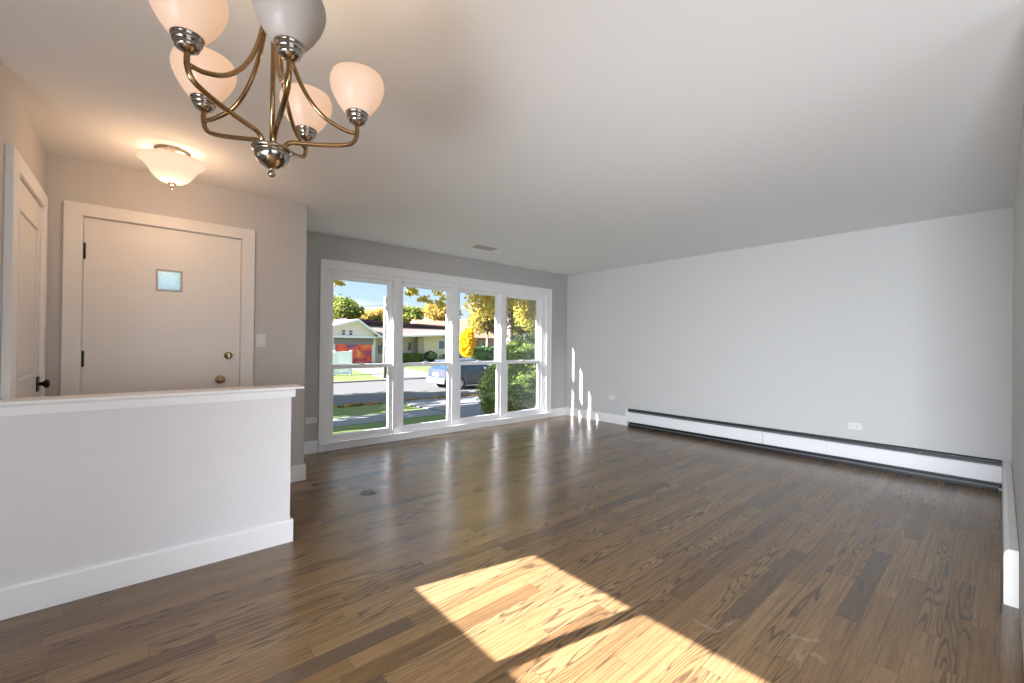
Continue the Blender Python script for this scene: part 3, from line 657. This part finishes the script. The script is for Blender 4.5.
def tree(name, base, h, blobs, n, size, leafmat, label, r=.18, cat='tree', group=None, bark='bark', shell=.3, lean=(0, 0)):
    bx, by, bz = base; t = thing(name, base, label, cat, group)
    c = MB(); top = (bx+lean[0], by+lean[1], bz+h)
    mid = (bx+lean[0]*.35+.05, by+lean[1]*.35, bz+h*.5)
    c.tube(spline([(bx, by, bz-.05), (bx+.02, by, bz+h*.2), mid, top], 5), [r*1.25-(r*.75)*i/15 for i in range(16)], 12)
    for i, b in enumerate(blobs[:9]):
        q = Vector(mid).lerp(Vector(top), .15+.85*((i*.37) % 1)); e_ = Vector(b[:3])
        c.tube(spline([q, q.lerp(e_, .5)+Vector((0, 0, .12*(e_-q).length)), e_], 4), [r*.40, r*.34, r*.30, r*.26, r*.22, r*.18, r*.14, r*.10, r*.05], 7)
    c.build('trunk', M[bark], t)
    leaves_mesh('foliage', M[leafmat], blobs, n, size, t, shell)
    return t
def crown(cx, cy, cz, rx, rz, k=7, seed=0):
    r = np.random.default_rng(seed); out = [(cx, cy, cz, rx*.7, rx*.7, rz*.7)]
    for i in range(k):
        a_ = 2*PI*i/k+r.random(); z = r.uniform(-.55, .6); q = math.sqrt(max(0, 1-z*z))*.62
        s_ = r.uniform(.38, .52); out.append((cx+rx*q*math.cos(a_), cy+rx*q*math.sin(a_), cz+rz*z*.75, rx*s_, rx*s_, rz*s_))
    return out

# clipped shrub by the window
def shrub(name, blobs, n, size, leafmat, label, cat='shrub', core=True, group=None, base=None):
    B = np.array(blobs); bx, by = B[:, 0].mean(), B[:, 1].mean(); bz = base if base is not None else gz(by)
    t = thing(name, (bx, by, bz), label, cat, group)
    if core:
        c = MB()
        for x, y, z, rx, ry, rz in blobs:
            c.lathe([(max(.001, .90*rx*math.sin(PI*i/14)), -.90*rz*math.cos(PI*i/14)) for i in range(15)], (x, y, z), 22)
        c.build('twigs', M['core'], t)
    leaves_mesh('foliage', M[leafmat], blobs, n, size, t, .88, 1.4, .035); return t
shrub('evergreen_shrub', [(7.30, 7.55, .10, 1.42, 1.25, .95), (7.45, 7.65, .70, 1.12, 1.0, .75), (7.25, 7.5, -.30, 1.30, 1.15, .40)], 38000, .034, 'leaf_bush', 'large clipped evergreen shrub close outside the right window')

# street tree with golden crown
st = [(11.2, 13.6, 5.6, 2.6, 2.4, 1.8), (10.1, 13.2, 4.2, 1.2, 1.2, 1.0), (13.2, 13.7, 4.2, 2.0, 1.7, 1.2), (11.9, 12.6, 3.7, 1.5, 1.3, .95), (9.7, 13.2, 3.6, .7, .7, .55),
      (10.7, 13.2, 3.15, 1.0, 1.0, .75), (13.9, 13.0, 3.1, 1.3, 1.2, .8), (12.9, 13.6, 2.75, .9, .9, .6), (9.6, 12.9, 3.1, .6, .6, .5), (10.1, 13.1, 2.75, .9, .8, .55), (11.0, 13.0, 3.5, 1.1, .9, .6), (12.6, 12.8, 2.5, .8, .7, .5)]
tree('street_tree', (11.59, 13.5, gz(13.5)), 6.2, st, 24000, .085, 'leaf_near', 'golden street tree whose trunk shows in the right window', .17)
# the maple left of the view: its outer twigs hang into the first two units
tw = thing('maple_tree', (3.6, 13.4, gz(13.4)), 'maple on the parkway whose outermost twigs hang into the upper panes', 'tree')
tree_b = [(3.2, 13.2, 6.2, 2.6, 2.4, 1.7), (4.4, 13.0, 3.75, 1.0, .8, .42), (7.1, 12.9, 4.1, .9, .8, .6)]
c = MB(); c.tube(spline([(2.6, 13.4, gz(13.4)-.05), (2.62, 13.4, 1.5), (2.8, 13.4, 3.5), (3.2, 13.3, 6.2)], 5), [.22-.01*i for i in range(16)], 12)
for e_ in ((4.6, 13.0, 3.6), (7.3, 12.9, 3.75), (6.2, 13.0, 4.3)):
    q = Vector((2.8, 13.4, 3.6)); e_ = Vector(e_); c.tube(spline([q, q.lerp(e_, .5)+Vector((0, 0, .7)), e_], 5), [.08-.006*i for i in range(11)], 7)
c.build('trunk', M['bark'], tw)
leaves_mesh('foliage', M['leaf_near'], tree_b, 9000, .10, tw, .2)
TW = np.random.default_rng(11)
for n_, hang in ((420, [(6.55+TW.uniform(0, 1.75), 12.9+TW.uniform(-.4, .4), 2.65+TW.uniform(-.1, .75), .16, .16, .12) for _ in range(20)]), (70, [(4.35+TW.uniform(-.15, .25), 13.0, 3.02+TW.uniform(-.04, .1), .10, .10, .07) for _ in range(3)])):
    leaves_mesh('foliage', M['leaf_near'], hang, n_, .095, tw, .2)

# trees out of the frame to the left, whose shade falls on the lawn and street
tree('shade_tree', (-4.5, 19.6, -1.1), 5.5, crown(-4.5, 19.6, 4.6, 3.0, 2.4, 8, 3), 2600, .30, 'leaf_mix', 'parkway tree beyond the left edge, nearer the window', .22, group='parkway trees left of the view')
tree('shade_tree', (-14, 20.0, -1.1), 6.5, crown(-14, 20.0, 5.8, 3.8, 2.8, 8, 4), 2600, .34, 'leaf_green', 'parkway tree beyond the left edge, farther up the street', .24, group='parkway trees left of the view')
tree('shade_tree', (-9.5, 12.2, -.90), 7.0, crown(-9.5, 12.2, 5.9, 3.3, 2.9, 9, 9), 2300, .30, 'leaf_green', 'tall tree beyond the left edge by the sidewalk', .24, group='parkway trees left of the view')

# ------------------------------------------------------------------ outdoors: across the street
HV = 48.3; GZ = -1.10
hs = thing('house', (22, HV, GZ), 'low cream house across the street with a red garage door', 'house')
c = MB(); c.prism([(10.5, GZ), (20.75, GZ), (20.75, 1.98), (10.5, 1.98)], 'y', HV, HV+8); c.build('garage_wall', M['gable'], hs)
c = MB(); c.box(16.0, 20.5, HV-.06, HV, 1.05, 1.80); c.build('lintel_board', M['shadow_board'], hs)
gd = MB().box(16.15, 20.3, HV-.05, HV, GZ, 1.05).build('garage_door', M['mural'], hs, bev=.01); gd['label'] = 'painted red garage door with dark figures'
c = MB(); c.prism([(13.5, 2.05), (20.95, 1.92), (18.45, 3.70), (16.2, 3.22)], 'y', HV-.25, HV+3); c.build('gable', M['gable'], hs)
c = MB(); c.prism([(18.45, 3.95), (21.25, 2.02), (21.15, 1.86), (18.45, 3.66)], 'y', HV-.75, HV+5); c.prism([(18.45, 3.95), (13.2, 2.45), (13.2, 2.22), (18.45, 3.66)], 'y', HV-.75, HV+5); c.build('gable_roof', M['fascia'], hs)
c = MB(); c.box(12.5, 20.9, HV-.55, HV-.2, 1.80, 2.02); c.build('garage_fascia', M['fascia'], hs)
for x in (16.75, 17.55):
    c = MB(); c.box(x, x+.38, HV-.30, HV-.24, 2.45, 2.62); c.box(x+.04, x+.34, HV-.30, HV-.24, 2.12, 2.36); c.build('gable_ornament', M['pane_dark'], hs)
c = MB(); c.add([(18.9, HV+3.9, 3.92), (34, HV+3.9, 3.44), (34, HV+3.9, 2.6), (18.9, HV+3.9, 2.9), (18.9, HV+8, 3.92), (34, HV+8, 3.44), (34, HV+8, 2.6), (18.9, HV+8, 2.9)], [(0,1,2,3),(4,7,6,5),(0,4,5,1),(1,5,6,2),(2,6,7,3),(3,7,4,0)]); c.build('clerestory_band', M['roof_dark'], hs)
c = MB(); c.add([(18.6, HV+3.5, 4.22), (34.3, HV+3.5, 3.72), (34.3, HV+3.5, 3.44), (18.6, HV+3.5, 3.92), (18.6, HV+8.5, 4.22), (34.3, HV+8.5, 3.72), (34.3, HV+8.5, 3.44), (18.6, HV+8.5, 3.92)], [(0,1,2,3),(4,7,6,5),(0,4,5,1),(1,5,6,2),(2,6,7,3),(3,7,4,0)]); c.build('flat_roof', M['roof_dark'], hs)
c = MB(); c.add([(20.6, HV-.6, 2.02), (32.5, HV-.6, 2.55), (34.5, HV+4, 3.45), (19.2, HV+4, 3.50), (20.6, HV-.6, 1.90), (32.5, HV-.6, 2.42), (34.5, HV+4, 3.3), (19.2, HV+4, 3.3)], [(0,1,2,3),(4,7,6,5),(0,4,5,1),(1,5,6,2),(2,6,7,3),(3,7,4,0)]); c.build('main_roof', M['roof_tan'], hs)
c = MB(); c.add([(20.7, HV-.72, 2.04), (32.6, HV-.72, 2.57), (32.6, HV-.60, 2.57), (20.7, HV-.60, 2.04), (20.7, HV-.72, 1.86), (32.6, HV-.72, 2.38), (32.6, HV-.6, 2.38), (20.7, HV-.6, 1.86)], [(0,1,2,3),(4,7,6,5),(0,4,5,1),(1,5,6,2),(2,6,7,3),(3,7,4,0)]); c.build('eave_fascia', M['fascia'], hs)
c = MB(); c.prism([(20.75, GZ), (27.0, GZ), (27.0, 2.12), (20.75, 1.88)], 'y', HV+1.2, HV+1.4); c.build('porch_wall', M['cream'], hs)
c = MB(); c.prism([(27.1, GZ), (33.5, GZ), (33.5, 2.42), (27.1, 2.16)], 'y', HV, HV+6); c.build('wing_wall', M['cream'], hs)
c = MB(); c.box(26.3, 27.1, HV-.1, HV+.5, GZ, 2.12); c.build('stone_pier', M['stone'], hs)
d_ = MB().box(25.3, 26.0, HV+1.1, HV+1.2, GZ, 1.5).build('house_door', M['door_blue'], hs, bev=.01)
MB().box(25.42, 25.88, HV+1.08, HV+1.1, .35, 1.35).build('pane', M['pane_dark'], d_)
for x0, x1, z0, z1, yy in ((29.3, 30.2, .55, 1.62, HV), (21.5, 22.3, -.1, 1.4, HV+1.2), (23.3, 24.2, -.2, 1.35, HV+1.2)):
    c = MB(); ring(c, x0-.1, x1+.1, z0-.1, z1+.1, .1, .1, .1, .1, yy-.06, yy); f = c.build('window_frame', M['fascia'], hs)
    MB().box(x0, x1, yy-.04, yy-.01, z0, z1).build('pane', M['pane_dark'], f)
c = MB(); c.lathe([(0, 1.35), (.14, 1.36), (.18, 1.5), (.16, 1.72), (.05, 1.82), (0, 1.83)], (21.25, HV-.05, -.35), 16); c.build('hanging_lantern', M['stone'], hs)

h2 = thing('house', (38, 62, GZ), 'salmon-roofed house rising behind the cream house', 'house')
c = MB(); c.box(32, 46, 58, 66, GZ, 2.4); c.build('wall', M['brick'], h2)
c = MB(); c.prism([(57.4, 2.3), (62, 5.1), (66.6, 2.3)], 'x', 32.8, 46.5); c.build('roof', M['roof_orange'], h2)
for x in (38.6, 41.2, 43.6):
    c = MB(); ring(c, x-.1, x+1.1, .1, 1.7, .1, .1, .1, .1, 57.93, 58); f = c.build('window_frame', M['fascia'], h2); MB().box(x, x+1, 57.95, 57.98, .2, 1.6).build('pane', M['pane_dark'], f)
h3 = thing('house', (57, 72, GZ), 'pinkish brick house far off behind the hedge', 'house')
c = MB(); c.box(49.4, 66, 72, 80, GZ, 4.4); c.build('wall', M['brick'], h3)
c = MB(); c.prism([(71.3, 4.3), (76, 6.6), (80.7, 4.3)], 'x', 48.9, 66.6); c.build('roof', M['roof_orange'], h3)
for i in range(5):
    x = 50.4+i*3.0
    for z in (.0, 2.5):
        c = MB(); ring(c, x-.12, x+1.22, z-.12, z+1.42, .12, .12, .12, .12, 71.92, 72); f = c.build('window_frame', M['fascia'], h3); MB().box(x, x+1.1, 71.94, 71.98, z, z+1.3).build('pane', M['pane_dark'], f)

# white fence corner
fe = thing('vinyl_fence', (10.6, 31, GZ), 'white vinyl fence section on the lawn across the street', 'fence')
for x0, x1 in ((9.05, 10.28), (10.40, 11.45)):
    c = MB()
    for k in range(7):
        a_ = x0+(x1-x0)*k/7; c.box(a_+.008, a_+(x1-x0)/7-.008, 31, 31.04, GZ+.06, .60)
    c.box(x0, x1, 30.98, 31.06, GZ+.10, GZ+.22); c.box(x0, x1, 30.98, 31.06, .46, .58); c.build('fence_panel', M['fence'], fe)
for x in (10.34, 11.50):
    c = MB(); c.box(x-.06, x+.06, 30.96, 31.08, GZ, .66); c.box(x-.075, x+.075, 30.945, 31.095, .66, .69); c.build('post', M['fence'], fe)
# utility pole with its cable
up_ = thing('utility_pole', (12.08, 26.6, GZ), 'weathered wooden utility pole at the far curb', 'utility pole')
c = MB(); c.tube([(12.08, 26.6, GZ-.05), (12.08, 26.6, 1.5), (12.08, 26.6, 4.27)], [.135, .125, .115], 16); c.build('post', M['pole'], up_)
c = MB(); c.tube([(12.08, 26.47, 3.72), (12.08, 26.41, 3.72)], .03, 8); c.build('insulator', M['plate'], up_)
tag(MB().tube(spline([(12.04, 26.36, 3.72), (4, 27, 2.75), (-6, 28, 2.9), (-20, 29, 4.2)], 8), .012, 6).build('power_cable', M['wire']), 'thin service cable running left from the utility pole', 'cable')

# background trees
BT = [('tree', (21.2, 62, GZ), 6.5, crown(21.2, 62, 5.9, 3.4, 3.0, 8, 21), 6500, .27, 'leaf_green', 'green-gold round tree behind the garage gable', .25),
      ('tree', (29.9, 70, GZ), 5.4, crown(29.9, 70, 5.4, 3.3, 2.1, 8, 22), 5600, .29, 'leaf_orange', 'orange-gold tree behind the plum roof, left of the pole', .22),
      ('tree', (28.1, 61, GZ), 5.0, crown(28.1, 61, 4.6, 2.8, 1.8, 8, 23), 5200, .27, 'leaf_gold', 'gold tree directly behind the utility pole', .22),
      ('tree', (36.0, 70, GZ), 6.1, crown(36.0, 70, 6.1, 2.9, 2.8, 8, 24), 5600, .31, 'leaf_green', 'green tree behind the house, in the second window unit', .25),
      ('tree', (43.7, 71, GZ), 6.8, crown(43.7, 71, 6.8, 3.6, 3.0, 9, 25), 6500, .32, 'leaf_orange', 'orange tree behind the salmon roof', .25),
      ('tree', (41.4, 53.6, GZ), 5.5, crown(42.0, 53.4, 5.1, 3.9, 3.1, 10, 26), 9500, .25, 'leaf_gold', 'tall gold tree before the salmon-roofed house', .28),
      ('tree', (52.5, 58, GZ), 6.0, crown(52.5, 58, 5.4, 3.9, 3.4, 9, 27), 8000, .27, 'leaf_mix', 'gold tree seen past the street tree trunk', .28),
      ('tree', (44.0, 44, GZ), 5.0, crown(44.0, 44, 5.6, 4.0, 3.2, 9, 28), 7600, .23, 'leaf_mix', 'broad yellow-green tree above the clipped shrub', .28)]
for a_ in BT: tree(*a_, group='trees across the street')
tree('tree', (29.4, 42, GZ), 2.4, [(29.4, 42, 1.6, 1.0, 1.0, 1.3), (29.3, 41.9, .5, .8, .8, .7), (29.7, 42, 2.5, .6, .6, .6)], 1700, .22, 'leaf_yellow', 'small bright yellow tree right of the cream house', .08)
# hedges and bushes
def box_hedge(name, x0, x1, y0, y1, z1, n, size, label, leafmat='leaf_hedge'):
    t = thing(name, ((x0+x1)/2, (y0+y1)/2, GZ), label, 'hedge')
    MB().box(x0+.12, x1-.12, y0+.12, y1-.12, GZ, z1-.1).build('twigs', M['core'], t)
    bl = [(x0+(x1-x0)*(i+.5)/9, (y0+y1)/2, z, (x1-x0)/15, (y1-y0)/2, (z1-GZ)/4) for i in range(9) for z in (GZ+(z1-GZ)*.25, GZ+(z1-GZ)*.75)]
    leaves_mesh('foliage', M[leafmat], bl, n, size, t, .8)
box_hedge('hedge', 32.6, 38.5, 45.6, 46.8, .85, 2600, .22, 'dark green hedge right of the yellow tree')
box_hedge('hedge', 23.2, 26.2, 46.6, 47.4, .05, 1500, .16, 'clipped low hedge before the porch of the cream house', 'leaf_green')
shrub('bush', [(27.6, 47.4, -.35, .85, .6, .62)], 700, .16, 'leaf_hedge', 'round dark bush right of the stone pier', group='bushes before the cream house', base=GZ)
shrub('bush', [(29.6, 47.4, -.60, .55, .5, .45)], 500, .14, 'flowers', 'small flowering bush under the house window', group='bushes before the cream house', base=GZ)
shrub('bush', [(31.4, 47.4, -.55, .8, .5, .5)], 600, .14, 'flowers', 'flowering bush at the right end of the wing wall', group='bushes before the cream house', base=GZ)
# fallen leaves on the parkway
fx = [(x, y, gz(y)+.03, .9, .3, .012) for x, y in ((9.6, 15.3), (10.9, 15.2), (12, 15.35), (6, 15.4), (8, 15.45), (20.0, 27.2), (17, 27.4))]
tag(leaves_mesh('fallen_leaves', M['leaf_brown'], fx, 900, .10, None, .1), 'brown fallen leaves strewn along the curb', 'leaves', kind='stuff')

# ------------------------------------------------------------------ car in the near lane
CX0, CYR, CLEN, CW, CZ = 11.62, 18.4, 4.15, 1.78, -1.16
CS = 1.09
car = thing('car', (CX0+CLEN/2, CYR+CW/2, CZ), 'dark blue hatchback on the street, seen from behind', 'car')
def car_loft(secs, name, mat, parent, half):
    """secs: list of (x, [(halfwidth, z), ...] from sill to centre line)"""
    c = MB(); vs = []; n = len(secs[0][1])
    yc = CYR+CW/2
    for x, pr in secs:
        vs += [(CX0+x, yc-w_, CZ+z_) for w_, z_ in pr]+[(CX0+x, yc+w_, CZ+z_) for w_, z_ in reversed(pr)]
    m_ = 2*n; fs = [(i*m_+k, i*m_+(k+1) % m_, (i+1)*m_+(k+1) % m_, (i+1)*m_+k) for i in range(len(secs)-1) for k in range(m_)]
    fs += [tuple(range(m_-1, -1, -1)), tuple((len(secs)-1)*m_+k for k in range(m_))]
    c.add(vs, fs, True); return c.build(name, mat, parent, bev=.015)
def low(x, w_, zb, zs, zt): return (x, [(w_*.93, zb), (w_*.99, zb+.14), (w_, zs-.14), (w_*.965, zs), (w_*.80, zt), (.02, zt+.015)])
secs = [low(0.02, .80, .42, .92, .95), low(.10, .86, .26, .95, .97), low(.5, .885, .22, .95, .98), (low(1.4, .89, .20, .93, .96)), low(2.5, .89, .20, .92, .95), low(3.0, .885, .20, .90, .96), low(3.55, .87, .22, .83, .89), low(3.95, .80, .26, .72, .79), low(4.13, .62, .34, .60, .66)]
car_loft(secs, 'body', M['car'], car, .89)
gl = [(.10, [(.74, .94), (.70, 1.00), (.62, 1.03), (.02, 1.05)]), (.42, [(.80, .94), (.70, 1.28), (.60, 1.36), (.02, 1.39)]), (1.0, [(.82, .93), (.70, 1.34), (.60, 1.42), (.02, 1.45)]), (1.9, [(.82, .92), (.70, 1.34), (.60, 1.42), (.02, 1.45)]), (2.35, [(.82, .92), (.69, 1.24), (.58, 1.32), (.02, 1.35)]), (3.02, [(.80, .91), (.74, .95), (.62, .97), (.02, .98)])]
car_loft(gl, 'windows', M['car_glass'], car, .8)
rf = [(.30, [(.655, 1.325), (.66, 1.345), (.60, 1.385), (.02, 1.41)]), (1.0, [(.70, 1.335), (.705, 1.36), (.61, 1.435), (.02, 1.47)]), (1.9, [(.70, 1.335), (.705, 1.36), (.61, 1.435), (.02, 1.47)]), (2.28, [(.69, 1.26), (.695, 1.28), (.59, 1.345), (.02, 1.375)])]
car_loft(rf, 'roof_panel', M['car'], car, .7)
yc = CYR+CW/2
for sy in (-1, 1):
    for p_, q_, wd_ in (((1.22, .785, .93), (1.20, .70, 1.36), .035), ((2.36, .79, .92), (1.98, .70, 1.35), .03), ((.30, .80, .94), (.52, .705, 1.34), .06)):
        c = MB(); c.tube([(CX0+p_[0], yc+sy*(p_[1]+.022), CZ+p_[2]), (CX0+q_[0], yc+sy*(q_[1]+.004), CZ+q_[2])], wd_, 8); c.build('pillar', M['car'], car)
    for wx in (.78, 3.30):
        wheel = MB().lathe([(.20, -.10), (.29, -.105), (.315, -.08), (.32, 0), (.315, .08), (.29, .105), (.20, .10)], (CX0+wx, yc+sy*.80, CZ+.32), 28, 'y').build('wheel', M['tyre'], car)
        c = MB(); c.lathe([(0, sy*.085), (.06, sy*.088), (.19, sy*.078), (.205, sy*.10), (.21, sy*.098)], (CX0+wx, yc+sy*.80, CZ+.32), 28, 'y'); c.build('rim', M['rim'], wheel)
        c = MB(); c.lathe([(.33, -.115), (.375, -.115), (.375, .115), (.33, .115)], (CX0+wx, yc+sy*.785, CZ+.33), 28, 'y'); c.build('wheel_arch', M['car_grey'], car)
    c = MB(); c.hexa([(CX0-.005, yc+sy*.50, CZ+.72), (CX0+.20, yc+sy*.885, CZ+.72), (CX0+.24, yc+sy*.80, CZ+.72), (CX0+.08, yc+sy*.50, CZ+.72)], [(CX0+.01, yc+sy*.55, CZ+.90), (CX0+.22, yc+sy*.865, CZ+.93), (CX0+.26, yc+sy*.78, CZ+.93), (CX0+.08, yc+sy*.55, CZ+.90)]); c.build('tail_lamp', M['tail'], car)
    c = MB(); c.box(CX0+2.20, CX0+2.32, yc+sy*.84-.0, yc+sy*1.0, CZ+.92, CZ+1.04); c.build('wing_mirror', M['car'], car, bev=.02)
    for hx in (1.05, 1.95):
        c = MB(); c.box(CX0+hx, CX0+hx+.16, yc+sy*.885-.012, yc+sy*.885+.012, CZ+.78, CZ+.805); c.build('door_handle', M['car_grey'], car)
c = MB(); c.prism([(yc-.80, CZ+.30), (yc+.80, CZ+.30), (yc+.84, CZ+.56), (yc-.84, CZ+.56)], 'x', CX0-.06, CX0+.12); c.build('rear_bumper', M['car_grey'], car, bev=.03)
MB().box(CX0-.022, CX0+.012, yc-.27, yc+.27, CZ+.66, CZ+.80).build('number_plate', M['licence'], car)
car.scale = (CS, CS, CS*1.0); car.location = (CX0+CLEN*CS/2, CYR+CW*CS/2, CZ)
